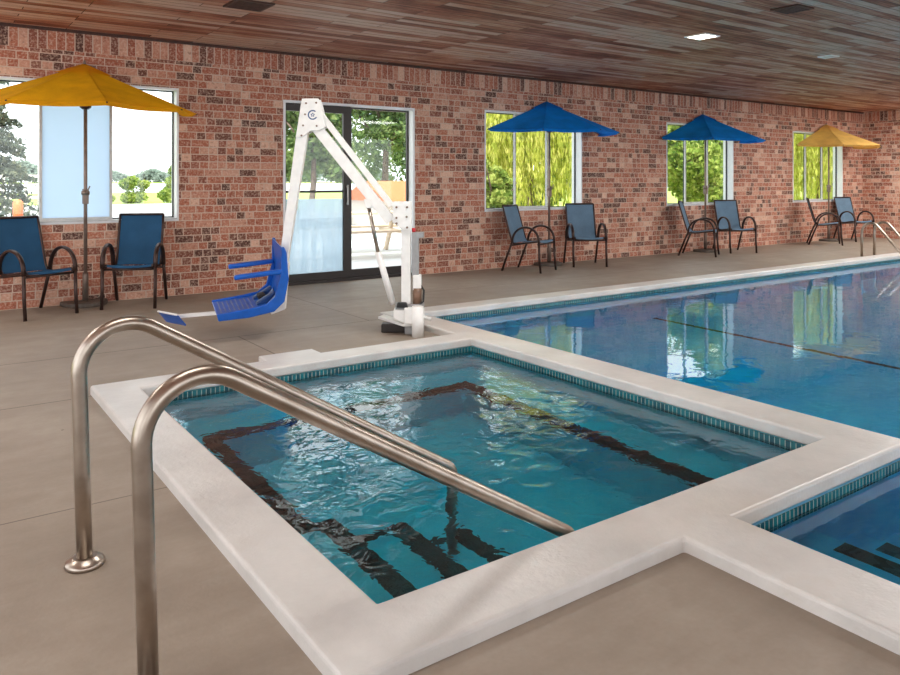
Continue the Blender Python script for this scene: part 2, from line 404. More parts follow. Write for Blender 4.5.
child(MB().box(1.93, 2.33, OY1 - 0.03, 5.0, 0.0, CZ - 0.001), 'skimmer_lid', M['coping'], hot, bevel=0.008)
tw = 0.10
zb = -1.05
m = MB(); m.box(SX0 - tw, SX0, SY0 - tw, SY1 + tw, zb, -0.02); m.box(SX1, SX1 + 0.2, SY0 - tw, SY1 + tw, zb, -0.02)
m.box(SX0, SX1, SY0 - tw, SY0, zb, -0.02); m.box(SX0, SX1, SY1, SY1 + tw, zb, -0.02); m.box(SX0, SX1, SY0, SY1, zb - 0.1, zb)
child(m, 'basin', M['spa_plaster'], hot)
e = 0.004
child(MB().box(SX0, SX1, SY1 - e, SY1, -0.09, -0.016), 'tile_band', M['tile_x'], hot)
child(MB().box(SX0, SX1, SY0, SY0 + e, -0.09, -0.016), 'tile_band', M['tile_x'], hot)
child(MB().box(SX0, SX0 + e, SY0, SY1, -0.09, -0.016), 'tile_band', M['tile_y'], hot)
child(MB().box(SX1 - e, SX1, SY0, SY1, -0.09, -0.016), 'tile_band', M['tile_y'], hot)
BZ = -0.52; BX0, BX1, BY = 1.41, 3.13, 4.25; STY = 2.84
m = MB(); m.box(SX0, BX0, STY, SY1, zb, BZ); m.box(BX0, BX1, BY, SY1, zb, BZ); m.box(BX1, SX1, SY0, SY1, zb, BZ)
bench = child(m, 'bench', M['spa_plaster'], hot)
def sub(mb, name, mat, par, thing):
    o = mb.build(name, mat, par); return o
sw = 0.09; sz = 0.004
m = MB(); m.box(BX0 - sw, BX0, STY, BY, BZ, BZ + sz); m.box(BX0 - sw, BX1 + sw, BY, BY + sw, BZ, BZ + sz); m.box(BX1, BX1 + sw, SY0, BY, BZ, BZ + sz)
m.box(BX0, BX0 + sz, STY, BY, BZ - sw * 0.6, BZ); m.box(BX0, BX1, BY - sz, BY, BZ - sw * 0.6, BZ); m.box(BX1 - sz, BX1, SY0, BY, BZ - sw * 0.6, BZ)
m.build('edge_stripe', M['stripe'], bench)
xprev = SX0
for xe, zz in ((1.42, -0.29), (1.76, -0.54), (2.10, -0.80)):
    st = child(MB().box(xprev, xe, SY0, STY, zb, zz), 'step', M['spa_plaster'], hot)
    m = MB(); m.box(xe - sw, xe, SY0, STY, zz, zz + sz); m.box(xe, xe + sz, SY0, STY, zz - 0.045, zz)
    m.box(xprev, xe - sw, STY - 0.05, STY, zz, zz + sz)
    m.build('edge_stripe', M['stripe'], st)
    xprev = xe
zw = -0.047
m = MB(); m.face([(SX0, SY0, zw), (SX1, SY0, zw), (SX1, SY1, zw), (SX0, SY1, zw)])
child(m, 'water', M['spa_water'], hot)

# one continuous painted rim round both pools
def rim():
    CO = 6.03; XM = 3.48
    xs = [OX0, SX0, 2.12, AX, XM, PX, PXR, PXR + 0.25]; ys = [PYN - 0.25, PYN, OY0, SY0, SY1, OY1, PY, CO]
    def solid(x, y):
        tub = OX0 < x < OX1 and OY0 < y < OY1 and not (SX0 < x < XM and SY0 < y < SY1)
        left = XM < x < PX and OY1 <= y < CO
        far = XM < x < PXR + 0.25 and PY < y < CO
        near = 2.12 < x < AX and PYN - 0.25 < y < OY0
        rest = (PXR < x and y < CO) or (x > 2.12 and y < PYN)
        return tub or left or far or near or rest
    m = MB(); V = {}
    def v(x, y, z):
        k = (round(x, 4), round(y, 4), z)
        if k not in V: V[k] = m.b.verts.new(k)
        return V[k]
    z0, z1 = -0.016, CZ
    F = {(i, j): solid((xs[i] + xs[i + 1]) / 2, (ys[j] + ys[j + 1]) / 2) for i in range(len(xs) - 1) for j in range(len(ys) - 1)}
    for (i, j), on in F.items():
        if not on: continue
        a, b, c, d = xs[i], xs[i + 1], ys[j], ys[j + 1]
        for z in (z0, z1): m.b.faces.new([v(a, c, z), v(b, c, z), v(b, d, z), v(a, d, z)])
        for (di, dj), (p, q) in {(-1, 0): ((a, c), (a, d)), (1, 0): ((b, c), (b, d)), (0, -1): ((a, c), (b, c)), (0, 1): ((a, d), (b, d))}.items():
            if not F.get((i + di, j + dj)): m.b.faces.new([v(*p, z0), v(*q, z0), v(*q, z1), v(*p, z1)])
    bmesh.ops.dissolve_limit(m.b, angle_limit=0.01, verts=m.b.verts[:], edges=m.b.edges[:])
    o = m.build('pool_coping', M['coping'], bevel=0.014, seg=3)
    tag(o, 'raised white painted coping running round the hot tub and the swimming pool', 'pool edge')
rim()
# swimming pool
pb = -1.15; FLX = 6.62
m = MB()
m.box(PX, PXR, PY, PY + tw, pb, -0.02); m.box(PX - 0.085, PX, SY0 - tw, PY, pb, -0.02)
m.box(AX, PX, 1.62, 1.78, pb, -0.02); m.box(AX - tw, AX, PYN, 1.62, pb, -0.02); m.box(PXR, PXR + tw, PYN, PY, pb, -0.02); m.box(AX, PXR, PYN - tw, PYN, pb, -0.02)
m.box(AX, PXR, PYN, PY, pb - 0.1, pb)
child(m, 'basin', M['pool_plaster'], pool)
child(MB().box(PX, PXR, PY - e, PY, -0.09, -0.016), 'tile_band', M['tile_x'], pool)
child(MB().box(AX, PX, 1.62 - e, 1.62, -0.09, -0.016), 'tile_band', M['tile_x'], pool)
child(MB().box(PX, PX + e, 1.62, PY, -0.09, -0.016), 'tile_band', M['tile_y'], pool)
child(MB().box(AX, AX + e, PYN, 1.62, -0.09, -0.016), 'tile_band', M['tile_y'], pool)
child(MB().box(PXR - e, PXR, PYN, PY, -0.09, -0.016), 'tile_band', M['tile_y'], pool)
xprev = AX
for xe, zz in ((2.93, -0.29), (3.26, -0.52), (3.60, -0.78)):
    st = child(MB().box(xprev, xe, PYN, 1.62, pb, zz), 'step', M['pool_plaster'], pool)
    m = MB(); m.box(xe - sw, xe, PYN, 1.50, zz, zz + sz); m.box(xe, xe + sz, PYN, 1.50, zz - 0.045, zz)
    m.build('edge_stripe', M['stripe'], st)
    xprev = xe
m = MB(); m.box(PX + 0.01, PXR, PY - 0.3, PY, pb, -0.45)
child(m, 'ledge', M['pool_plaster'], pool)
child(MB().box(FLX, FLX + 0.06, PYN, PY - 0.3, pb, pb + 0.006), 'floor_line', M['stripe'], pool)
m = MB(); m.face([(PX, PYN, zw), (PXR, PYN, zw), (PXR, PY, zw), (PX, PY, zw)]); m.face([(AX, PYN, zw), (PX, PYN, zw), (PX, 1.62, zw), (AX, 1.62, zw)])
bmesh.ops.remove_doubles(m.b, verts=m.b.verts[:], dist=1e-4)
child(m, 'water', M['pool_water'], pool)

# ------------------------------------------------------------------ windows and door
def window(i, a, b, mid_mat):
    o = MB()
    t_ = 0.022; y0, y1 = WY - 0.006, WY + WT + 0.01
    ringy = [(a, b, WZ1 - t_, WZ1), (a, b, WZ0, WZ0 + t_), (a, a + t_, WZ0 + t_, WZ1 - t_), (b - t_, b, WZ0 + t_, WZ1 - t_)]
    for x0, x1, z0, z1 in ringy: o.box(x0, x1, y0, y1, z0, z1)
    root = struct(o.build('window_%d' % i, M['trimw']))
    ya = WY + 0.115
    s = MB().box(a + t_, b - t_, WY - 0.02, ya, WZ0 + t_, WZ0 + t_ + 0.012); s.build('window_sill', M['alum'], root)
    aa, bb = a + t_, b - t_; za, zb2 = WZ0 + t_ + 0.012, WZ1 - t_
    W3 = (bb - aa) / 3
    for k in range(3):
        x0, x1 = aa + W3 * k, aa + W3 * (k + 1); mid = k == 1
        yy = ya - (0.022 if mid else 0)
        fr = MB(); q = 0.026 if mid else 0.012
        if mid: x0 -= 0.016; x1 += 0.016
        fr.box(x0, x0 + q, yy, yy + 0.025, za, zb2); fr.box(x1 - q, x1, yy, yy + 0.025, za, zb2)
        fr.box(x0 + q, x1 - q, yy, yy + 0.025, za, za + q); fr.box(x0 + q, x1 - q, yy, yy + 0.025, zb2 - q, zb2)
        fo = fr.build('sash', (M['alum'] if mid else M['gasket']), root)
        MB().box(x0 + q, x1 - q, yy + 0.012, yy + 0.016, za + q, zb2 - q).build('glass_pane', mid_mat if mid else M['glass'], fo)
    return root
for i, (a, b) in enumerate(WINS): window(i + 1, a, b, M['frost'] if i == 0 else M['glass'])

o = MB(); t_ = 0.03
o.box(DX0, DX0 + t_, WY - 0.006, WY + 0.16, 0, DZ); o.box(DX1 - t_, DX1, WY - 0.006, WY + 0.16, 0, DZ); o.box(DX0 + t_, DX1 - t_, WY - 0.006, WY + 0.16, DZ - t_, DZ)
dr = struct(o.build('door_1', M['trimw']))
MB().box(DX0 + t_, DX1 - t_, WY, WY + 0.18, 0.0, 0.035).build('threshold', M['dark'], dr)
xm = 4.47
def panel(x0, x1, yy, lw, rw, top, bot, bar):
    p = MB(); zt = DZ - t_
    p.box(x0, x0 + lw, yy, yy + 0.04, 0.035, zt); p.box(x1 - rw, x1, yy, yy + 0.04, 0.035, zt)
    p.box(x0 + lw, x1 - rw, yy, yy + 0.04, zt - top, zt); p.box(x0 + lw, x1 - rw, yy, yy + 0.04, 0.035, 0.035 + bot)
    if bar: p.box(x0 + lw, x1 - rw, yy + 0.005, yy + 0.035, bar - 0.014, bar + 0.014)
    po = p.build('door_panel', M['dark'], dr)
    if bar:
        MB().box(x0 + lw, x1 - rw, yy + 0.018, yy + 0.022, bar + 0.014, zt - top).build('glass_pane', M['glass'], po)
        MB().box(x0 + lw, x1 - rw, yy + 0.018, yy + 0.022, 0.035 + bot, bar - 0.014).build('glass_pane', M['glass'], po)
        tag(MB().box(x0 + lw, x1 - rw, yy + 0.023, yy + 0.025, 0.035 + bot, 1.03).build('reflection_sheet', M['refl_sheet'], po), 'pale translucent sheet standing in for a reflection on lower glass')  # translucent pale sheet puts a reflection onto the lower pane
    else:
        MB().box(x0 + lw, x1 - rw, yy + 0.018, yy + 0.022, 0.035 + bot, zt - top).build('glass_pane', M['glass'], po)
    return po
pl = panel(DX0 + t_, xm + 0.03, WY + 0.05, 0.03, 0.10, 0.09, 0.09, 1.12)
panel(xm - 0.02, DX1 - t_, WY + 0.10, 0.09, 0.022, 0.02, 0.09, 0)
MB().tube([(xm - 0.02, WY + 0.03, 0.95), (xm - 0.02, WY + 0.03, 1.2)], 0.012, 8).box(xm - 0.03, xm - 0.01, WY + 0.03, WY + 0.052, 0.96, 0.98).box(xm - 0.03, xm - 0.01, WY + 0.03, WY + 0.052, 1.17, 1.19).build('door_handle', M['alum'], pl)

# ------------------------------------------------------------------ handrails
def arc(cx, cz, r, a0, a1, n, y):
    return [(cx + r * math.cos(R(a0 + (a1 - a0) * k / n)), y, cz + r * math.sin(R(a0 + (a1 - a0) * k / n))) for k in range(n + 1)]
def rail(y, dx, dz):
    root = empty('handrail', (0.455 + dx, y, 0))
    sl = 31.1; pts = [(0.455 + dx, y, 0.0), (0.447 + dx, y, 0.3)] + arc(0.438 + dx + 0.15, 0.615 + dz, 0.15, 180, 90 - sl, 18, y)
    px_, pz_ = pts[-1][0], pts[-1][2]
    ex = 1.90 - (0.03 if dx else 0); ez = pz_ - math.tan(R(sl)) * (ex - px_)
    pts.append((1.3, y, pz_ - math.tan(R(sl)) * (1.3 - px_)))
    pts += arc(ex - 0.052 * math.sin(R(sl)), ez - 0.052 * math.cos(R(sl)), 0.052, 90 - sl, 0, 6, y)
    xe = pts[-1][0]
    pts += [(xe, y, -0.3), (xe, y, -0.8)]
    o = MB().tube(pts, 0.0245, 20).build('rail_tube', M['steel'], root); o.location = -Vector(root.location)
    fs = 0.75 if dx else 1.0
    fl = MB().lathe([(a * fs, b * fs * fs) for a, b in ((0.058, 0.0), (0.062, 0.006), (0.058, 0.016), (0.046, 0.022), (0.040, 0.028), (0.034, 0.03))], seg=28).build('flange', M['steel'], root)
    return root
tag(rail(2.70, 0, 0.008), 'stainless steel handrail into the hot tub, its round floor flange in full view', 'handrail', 'hot tub handrails')
tag(rail(1.935, 0.014, -0.008), 'stainless steel handrail standing closest, crossing in front of its twin', 'handrail', 'hot tub handrails')

# pool ladder at the far side
def ladder(x):
    pts = [(0, 0.28, CZ - 0.05), (0, 0.28, 0.35)]
    pts += [(0, 0.28 - 0.15 + 0.15 * math.cos(R(a)), 0.40 + 0.16 * math.sin(R(a))) for a in range(0, 131, 13)]
    y_, z_ = pts[-1][1], pts[-1][2]
    pts += [(0, -0.42, 0.0), (0, -0.46, -0.12), (0, -0.46, -0.9)]
    return [(x, p[1], p[2]) for p in pts]
lr = empty('pool_ladder', (13.0, 6.0, 0)); tag(lr, 'chrome pool ladder with two hooped grab rails at the far pool edge', 'ladder')
for dx in (-0.2, 0.22):
    MB().tube(ladder(dx), 0.021, 12).build('grab_rail', M['steel'], lr)
for z in (-0.3, -0.55, -0.8): MB().box(-0.2, 0.22, -0.50, -0.42, z - 0.012, z + 0.012).build('step', M['steel'], lr)

# ------------------------------------------------------------------ chairs (facing local -Y)
def make_chair(mat):
    root = empty('sling_chair', (0, 0, 0))
    hw = 0.245; fr = 0.0125
    for s in (-1, 1):
        x = s * hw
        # bowed arm from front of seat to the back joint
        cy, cz = -0.045, 0.40
        pts = [(x, cy - 0.205 * math.cos(R(a)), cz + 0.215 * (math.sin(R(a)) ** 0.8 if a < 90 else math.sin(R(a)))) for a in range(0, 181, 12)]
        pts[-1] = (x, 0.165, 0.385)
        MB().tube(pts, 0.0155, 8, flat=1.45, side=(1, 0, 0)).build('armrest', M['bronze'], root)
        MB().tube([(x, -0.25, 0.405), (x, -0.255, 0.2), (x, -0.275, 0.0)], 0.0165, 8).build('leg', M['bronze'], root)
        MB().tube([(x, 0.165, 0.39), (x, 0.22, 0.26), (x, 0.32, 0.0)], 0.0165, 8).build('leg', M['bronze'], root)
    sx = 0.215
    prof_seat = [(-0.25, 0.405), (-0.235, 0.425), (-0.1, 0.405), (0.05, 0.385), (0.15, 0.385)]
    prof_back = [(0.15, 0.385), (0.185, 0.43), (0.225, 0.56), (0.29, 0.78), (0.325, 0.90)]
    f = MB()
    for s in (-1, 1):
        f.tube([(s * sx, y, z) for y, z in prof_seat + prof_back[1:]], fr, 8)
    f.tube([(-sx, 0.325, 0.90), (sx, 0.325, 0.90)], fr, 8)
    f.build('frame', M['bronze'], root)
    MB().tube([(-hw, -0.235, 0.385), (hw, -0.235, 0.385)], 0.012, 8).build('crossbar', M['bronze'], root)
    MB().tube([(-hw, 0.17, 0.36), (hw, 0.17, 0.36)], 0.012, 8).build('crossbar', M['bronze'], root)
    def sheet(prof, sag):
        m = MB(); n = 9; th = 0.004
        for side in (0, 1):
            g = []
            for k in range(n):
                u = -1 + 2 * k / (n - 1)
                row = []
                for j, (y, z) in enumerate(prof):
                    q = sag * (1 - u * u)
                    row.append(m.b.verts.new((u * sx, y + (q if prof is prof_back else 0) + side * 0.0, z - (0 if prof is prof_back else q) - side * th + 0.008)))
                g.append(row)
            for k in range(n - 1):
                for j in range(len(prof) - 1):
                    m.b.faces.new((g[k][j], g[k + 1][j], g[k + 1][j + 1], g[k][j + 1])).smooth = True
        return m
    sheet(prof_seat, 0.012).build('seat', mat, root)
    sheet(prof_back, 0.014).build('backrest', mat, root)
    return root
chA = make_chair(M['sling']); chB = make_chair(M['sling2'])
GRP = 'blue sling patio chairs along the brick wall'
def place(src, x, y, fx, fy, label, first):
    o = src if first else copy_tree(src)
    o.location = (x, y, 0); o.rotation_euler = (0, 0, math.atan2(fy, fx) + PI / 2)
    tag(o, label, 'chair', GRP)
# (front-leg middle, facing) -> chair origin
def org(fx_, fy_, dx, dy):
    n = math.hypot(dx, dy); dx /= n; dy /= n
    return fx_ - dx * 0.26, fy_ - dy * 0.26, dx, dy
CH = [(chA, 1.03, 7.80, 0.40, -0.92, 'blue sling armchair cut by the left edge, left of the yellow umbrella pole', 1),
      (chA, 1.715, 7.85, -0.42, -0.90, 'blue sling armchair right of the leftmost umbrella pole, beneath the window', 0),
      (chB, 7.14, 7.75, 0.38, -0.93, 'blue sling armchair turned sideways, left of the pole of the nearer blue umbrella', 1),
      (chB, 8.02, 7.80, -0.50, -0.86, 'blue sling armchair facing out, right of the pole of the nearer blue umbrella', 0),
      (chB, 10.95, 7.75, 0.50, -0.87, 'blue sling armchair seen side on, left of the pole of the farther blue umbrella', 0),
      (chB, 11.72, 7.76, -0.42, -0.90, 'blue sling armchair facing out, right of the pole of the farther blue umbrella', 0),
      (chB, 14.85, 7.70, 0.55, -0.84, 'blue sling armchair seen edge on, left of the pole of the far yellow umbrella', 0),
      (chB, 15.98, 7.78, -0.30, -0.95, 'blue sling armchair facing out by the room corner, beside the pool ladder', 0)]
for src, fx_, fy_, dx, dy, lb, first in CH:
    x, y, dx, dy = org(fx_, fy_, dx, dy); place(src, x, y, dx, dy, lb, first)

# ------------------------------------------------------------------ half umbrellas against the wall
def umbrella(x, mat, label, th=2.42):
    root = empty('patio_umbrella', (x, 8.33, 0)); tag(root, label, 'umbrella', 'half umbrellas along the brick wall')
    yb = 0.06                        # wall side of the canopy (local)
    RR = 1.10; zr = 1.965; za = 2.425
    c = MB(); rows = []
    corners = [180, 225, 270, 315, 360]
    RC = [1.12, 1.07, 1.10, 1.07, 1.13]; NU, NV = 6, 8
    def P(ang_i, u, v):
        a0, a1 = R(corners[ang_i]), R(corners[ang_i + 1])
        p0 = Vector((math.cos(a0), math.sin(a0))); p1 = Vector((math.cos(a1), math.sin(a1)))
        p = (p0 * RC[ang_i]).lerp(p1 * RC[ang_i + 1], u)
        # fabric scallops slightly between the ribs
        sag = 0.035 * math.sin(PI * u) * v
        rr = v
        zc = zr + (0.022 * (1 - u) if ang_i == 0 else 0.022 * u if ang_i == 3 else 0)
        z = za - (za - zc) * (v ** 0.96) - sag * 0.4
        return Vector((p.x * rr * (1 - 0.03 * math.sin(PI * u) * v), yb + p.y * rr * (1 - 0.03 * math.sin(PI * u) * v), z))
    for i in range(4):
        g = [[c.b.verts.new(P(i, a / NU, b / NV)) for b in range(NV + 1)] for a in range(NU + 1)]
        for a in range(NU):
            for b in range(NV):
                fc = c.b.faces.new((g[a][b], g[a + 1][b], g[a + 1][b + 1], g[a][b + 1])); fc.smooth = True
        # valance hem
        for a in range(NU):
            p, q = g[a][NV].co, g[a + 1][NV].co
            dn = Vector((0, 0, -0.035)); inn = Vector((-p.x, -(p.y - yb), 0)) * 0.05
            inq = Vector((-q.x, -(q.y - yb), 0)) * 0.05
            c.face([p, q, q + dn + inq, p + dn + inn])
    can = c.build('canopy', mat, root)
    # small top cap
    cap = MB(); pr = [P(i, 0, 0.24) + Vector((0, 0, 0.018)) for i in range(4)] + [P(3, 1, 0.24) + Vector((0, 0, 0.018))]
    ap = Vector((0, yb, za + 0.016))
    for p, q in zip(pr, pr[1:]): cap.face([ap, p, q])
    cap.face([ap, pr[-1], pr[0]])
    cap.build('canopy_cap', mat, root)
    MB().tube([(0, yb - 0.01, za), (0, yb - 0.01, za + 0.045)], [0.018, 0.008], 10).build('finial', M['pole'], root)
    MB().tube([(0, 0, 0.02), (0, 0, 2.40)], 0.0175, 12).build('pole', M['pole'], root)
    hubz = 2.05
    hb = MB().lathe([(0.03, 0), (0.055, 0.02), (0.055, 0.035), (0.03, 0.05)], (0, 0, hubz - 0.08), 16).build('hub', M['bronze'], root)
    for i in range(5):
        e0 = P(min(i, 3), 0 if i < 4 else 1, 1.0); t0 = P(min(i, 3), 0 if i < 4 else 1, 0.0)
        MB().tube([t0 + Vector((0, 0, -0.02)), e0 + Vector((0, 0, -0.012))], 0.007, 6).build('rib', M['bronze'], root)
        mid = t0.lerp(e0, 0.5) + Vector((0, 0, -0.02))
        MB().tube([(0, 0, hubz - 0.05), tuple(mid)], 0.006, 6).build('strut', M['bronze'], root)
    ck = MB().box(-0.026, 0.026, -0.026, 0.026, 1.02, 1.17).lathe([(0.038, -0.02), (0.04, 0), (0.038, 0.02)], (0, 0, 1.13), 16).build('crank_housing', M['pole'], root)
    MB().tube([(0, -0.025, 1.13), (0, -0.06, 1.13), (0.03, -0.065, 1.20)], 0.006, 8).build('crank_handle', M['pole'], ck)
    MB().lathe([(0.03, 0), (0.028, 0.28), (0.024, 0.30)], (0, 0, 0.03), 14).build('base_tube', M['pole'], root)
    b = MB(); n = 20
    prof = []
    for k in range(n + 1): prof.append((0.22 * math.cos(PI + PI * k / n), 0.10 + 0.30 * math.sin(PI + PI * k / n)))
    b.prism(prof, 2, 0.0, 0.045); b.build('base', M['castiron'], root, bevel=0.012)
    return root
umbrella(1.41, M['yellow'], 'bright yellow half umbrella above the first window, cut by the left edge')
umbrella(7.71, M['blue'], 'blue half umbrella above the nearer pair of chairs right of the glass door')
umbrella(11.45, M['blue'], 'blue half umbrella above the farther chairs, next to the pale yellow one')
umbrella(15.60, M['tan'], 'pale yellow half umbrella by the far corner above the last window')

# ------------------------------------------------------------------ pool lift
TH = R(35.32)
D0 = 6.2
base = Vector((D0 * math.sin(TH) - 0.36 * math.cos(TH), D0 * math.cos(TH) + 0.36 * math.sin(TH), 0))
lift = empty('pool_lift', base, -TH)            # local +X = along the arm away from the seat, local +Y = towards the wall
tag(lift, 'white pool lift arm carrying a blue seat over the deck', 'pool lift')
K = D0 / 757.0
def A(u, v): return ((u - 450) * K + 0.36, 1.25 - (v - 181) * K)
def plate(pts, y0, y1, name, mat, par=lift, bevel=0.004):
    return MB().prism([A(*p) for p in pts], 1, y0, y1).build(name, mat, par, bevel=bevel)
plate([(401.5, 212), (410.8, 212), (410.8, 306), (401.5, 306)], -0.038, 0.038, 'mast', M['lift'])
hp = plate([(393, 201.5), (411.6, 201.5), (411.6, 230), (404, 230), (393, 222)], -0.060, -0.046, 'head_plate', M['lift'])
for (u, v) in ((397, 207), (407.5, 207), (397, 217.5), (407, 216.5), (397, 227 - 4), (407.5, 227)):
    a, z = A(u, v); MB().tube([(a, -0.060, z), (a, -0.068, z)], 0.009, 8).build('bolt', M['canister'], hp)
plate([(393, 201.5), (411.6, 201.5), (411.6, 230), (404, 230), (393, 222)], 0.046, 0.060, 'head_plate', M['lift'])
plate([(412, 232), (424, 232), (424, 237), (419, 238), (419, 276), (412, 276)], -0.045, 0.045, 'battery_pack', M['liftgrey'])
a, z = A(413.8, 229.5); MB().tube([(a, 0, z - 0.02), (a, 0, z + 0.012)], 0.016, 10).build('stop_button', M['red'], lift)
plate([(413, 274), (421.5, 274), (421.5, 290), (413, 290)], -0.05, 0.02, 'motor', M['lift'], bevel=0.01)
a, z = A(417.4, 303); a2, z2 = A(417.4, 287.5); MB().tube([(a, -0.03, z), (a, -0.03, z2)], 0.036, 16).build('motor_canister', M['canister'], lift)
MB().tube([(a + 0.03, -0.03, z2 + 0.02), (a + 0.055, -0.04, z2 - 0.02), (a + 0.05, -0.05, z + 0.02), (a, -0.06, z - 0.02), (a - 0.12, -0.07, z - 0.05)], 0.008, 8).build('cable', M['black'], lift)
plate([(396, 303), (424, 303), (424, 308), (396, 308)], -0.07, 0.06, 'collar', M['liftgrey'])
plate([(394, 308), (424, 308), (424, 323), (408, 323), (394, 317)], -0.09, 0.07, 'base_housing', M['lift'], bevel=0.012)
plate([(398, 301), (407, 301), (409, 306), (397, 306)], -0.10, -0.04, 'cable_grip', M['black'], bevel=0.01)
MB().tube([(A(418.4, 300)[0] , -0.13, 0.0), (A(418.4, 300)[0], -0.13, 0.245)], 0.047, 24).build('anchor_post', M['lift'], lift)
MB().box(A(405, 0)[0], A(424, 0)[0], -0.13, -0.03, 0.10, 0.23).build('bracket', M['lift'], lift, bevel=0.01)
MB().prism([(A(375, 0)[0], 0.25), (A(380, 0)[0], 0.36), (A(398, 0)[0], 0.16), (A(420, 0)[0], -0.06), (A(404, 0)[0], -0.10)], 2, 0.075, 0.095).build('foot_plate', M['lift'], lift, bevel=0.004)
MB().box(A(381, 0)[0], A(412, 0)[0], 0.02, 0.12, 0.0, 0.075).build('foot_and_shade_block', M['dark'], lift, bevel=0.01)  # dark box put in for the shade under the foot plate
MB().box(A(405, 0)[0], A(424, 0)[0], -0.05, 0.07, 0.0, 0.12).build('foot_and_shade_block', M['liftgrey'], lift, bevel=0.01)
MB().tube([(A(418, 0)[0], -0.09, 0.17), (A(431, 0)[0], -0.07, 0.13)], 0.014, 8).build('locking_pin', M['lift'], lift)
# actuator
a, z = A(368, 203.5); a1, z1 = A(378, 252); a2, z2 = A(393, 304)
ac = MB().tube([(a1, 0, z1), (a2, 0, z2)], 0.027, 14).build('actuator', M['lift'], lift)
MB().tube([(a, 0, z), (a1, 0, z1)], 0.015, 10).build('actuator_rod', M['steel'], ac)
plate([(364, 199), (372, 199), (372, 208), (366, 208)], -0.04, 0.04, 'actuator_lug', M['lift'])
# arms
def bar(u0, v0, u1, v1, wpx, y0, y1, name):
    d = Vector((u1 - u0, v1 - v0)).normalized(); n = Vector((-d.y, d.x)) * wpx / 2
    return plate([(u0 + n.x, v0 + n.y), (u1 + n.x, v1 + n.y), (u1 - n.x, v1 - n.y), (u0 - n.x, v0 - n.y)], y0, y1, name, M['lift'])
bar(317, 128, 391, 221, 10.5, -0.035, 0.035, 'main_arm')
bar(319, 112, 392, 206, 6.0, -0.02, 0.02, 'upper_arm')
tpp = [(303.2, 99.2), (319.8, 99.2), (322.4, 107), (327, 127.5), (320, 131), (312, 131), (303, 138), (297, 138)]
tp = plate(tpp, -0.058, -0.044, 'top_plate', M['lift']); plate(tpp, 0.044, 0.058, 'top_plate', M['lift'])
for (u, v) in ((307.5, 104), (317.5, 103.5), (306.5, 115), (304.5, 126), (318, 126.5), (303, 136)):
    a, z = A(u, v); MB().tube([(a, -0.058, z), (a, -0.066, z)], 0.008, 8).build('bolt', M['canister'], tp)
# round emblem: open blue ring with a small flower-like mark inside
lg = MB(); a, z = A(314, 115.5); ro, ri = 0.040, 0.030
N = 28
for k in range(N):
    t0 = R(50 + 280 * k / N); t1 = R(50 + 280 * (k + 1) / N)
    lg.face([(a + ro * math.cos(t0), -0.0592, z + ro * math.sin(t0)), (a + ro * math.cos(t1), -0.0592, z + ro * math.sin(t1)), (a + ri * math.cos(t1), -0.0592, z + ri * math.sin(t1)), (a + ri * math.cos(t0), -0.0592, z + ri * math.sin(t0))])
for k in range(5):
    t0 = R(90 + 72 * k); cx, cz = a + 0.011 * math.cos(t0), z + 0.011 * math.sin(t0)
    lg.face([(cx + 0.006 * math.cos(q * PI / 3), -0.0592, cz + 0.006 * math.sin(q * PI / 3)) for q in range(6)])
lg.build('emblem', M['logo'], tp)
plate([(302, 102), (312, 104), (308, 136), (290.5, 246), (288, 262), (283, 262), (282, 246), (297, 136)], -0.038, 0.038, 'seat_arm', M['lift'])
plate([(283, 262), (289.5, 262), (285.5, 309), (272, 314), (270, 310), (281, 305)], -0.03, 0.03, 'seat_bracket', M['lift'])
# seat : rotated a little about the vertical so its near side swings right
SR = Matrix.Translation((A(284, 0)[0], 0, 0.238)) @ Matrix.Rotation(R(6), 4, 'X') @ Matrix.Translation((0, 0, -0.16)) @ Matrix.Rotation(R(22), 4, 'Z') @ Matrix.Diagonal((1.0, 1, 1, 1)) @ Matrix.Translation((-A(284, 0)[0], 0, 0))
def sp(pts, y0, y1, name, mat, par=lift, bevel=0.006):
    q = [A(*p) for p in pts]
    return MB().prism(q, 1, y0, y1).build(name, mat, par, bevel=bevel, xf=SR)
HW = 0.215
pan = [(217, 311), (219.5, 316), (250, 314), (270, 310.5), (279, 302), (283, 282), (280, 252), (278, 250.5), (279.8, 281), (275.5, 300), (268, 306.5), (250, 309)]
seat = sp(pan, -HW, HW, 'seat', M['liftblue'])
side = [(217, 310), (218.5, 316.5), (246, 316), (270, 312.5), (280, 303.5), (284.5, 282), (283, 256), (280.8, 250.5), (278.4, 250.5), (277, 277), (271, 298), (262, 305), (248, 307)]
sp(side, -HW - 0.022, -HW, 'side_flange', M['liftblue'], seat); sp(side, HW, HW + 0.022, 'side_flange', M['liftblue'], seat)
for (y0, y1, s0) in ((-HW - 0.02, -HW + 0.03, 0), (HW - 0.03, HW + 0.02, 0)):
    sp([(234, 274.5), (279, 272), (279, 276.5), (234, 279)], y0, y1, 'armrest', M['liftblue'], seat, bevel=0.012)
dots = MB()
for i in range(9):
    for j in range(9):
        a, z = A(222 + i * 4.2, 0); zz = A(0, 310.6 - i * 0.25)[1]
        y = -0.16 + j * 0.04 + (0.02 if i % 2 else 0)
        if y < 0.18: dots.lathe([(0.007, 0), (0.005, 0.003)], (a, y, zz + 0.001), 6)
dots.build('tread_pattern', M['liftgrey'], seat, xf=SR)
for yy in (-0.09, 0.09):
    sp([(255, 306), (264, 301), (273, 296), (274, 299), (266, 307.5), (256, 309)], yy - 0.03, yy + 0.03, 'belt', M['logo'], seat, bevel=0.01)
a, z = A(262, 303); MB().box(a - 0.03, a + 0.03, -0.05, 0.05, z - 0.02, z + 0.02).build('belt_buckle', M['black'], seat, bevel=0.01, xf=SR)
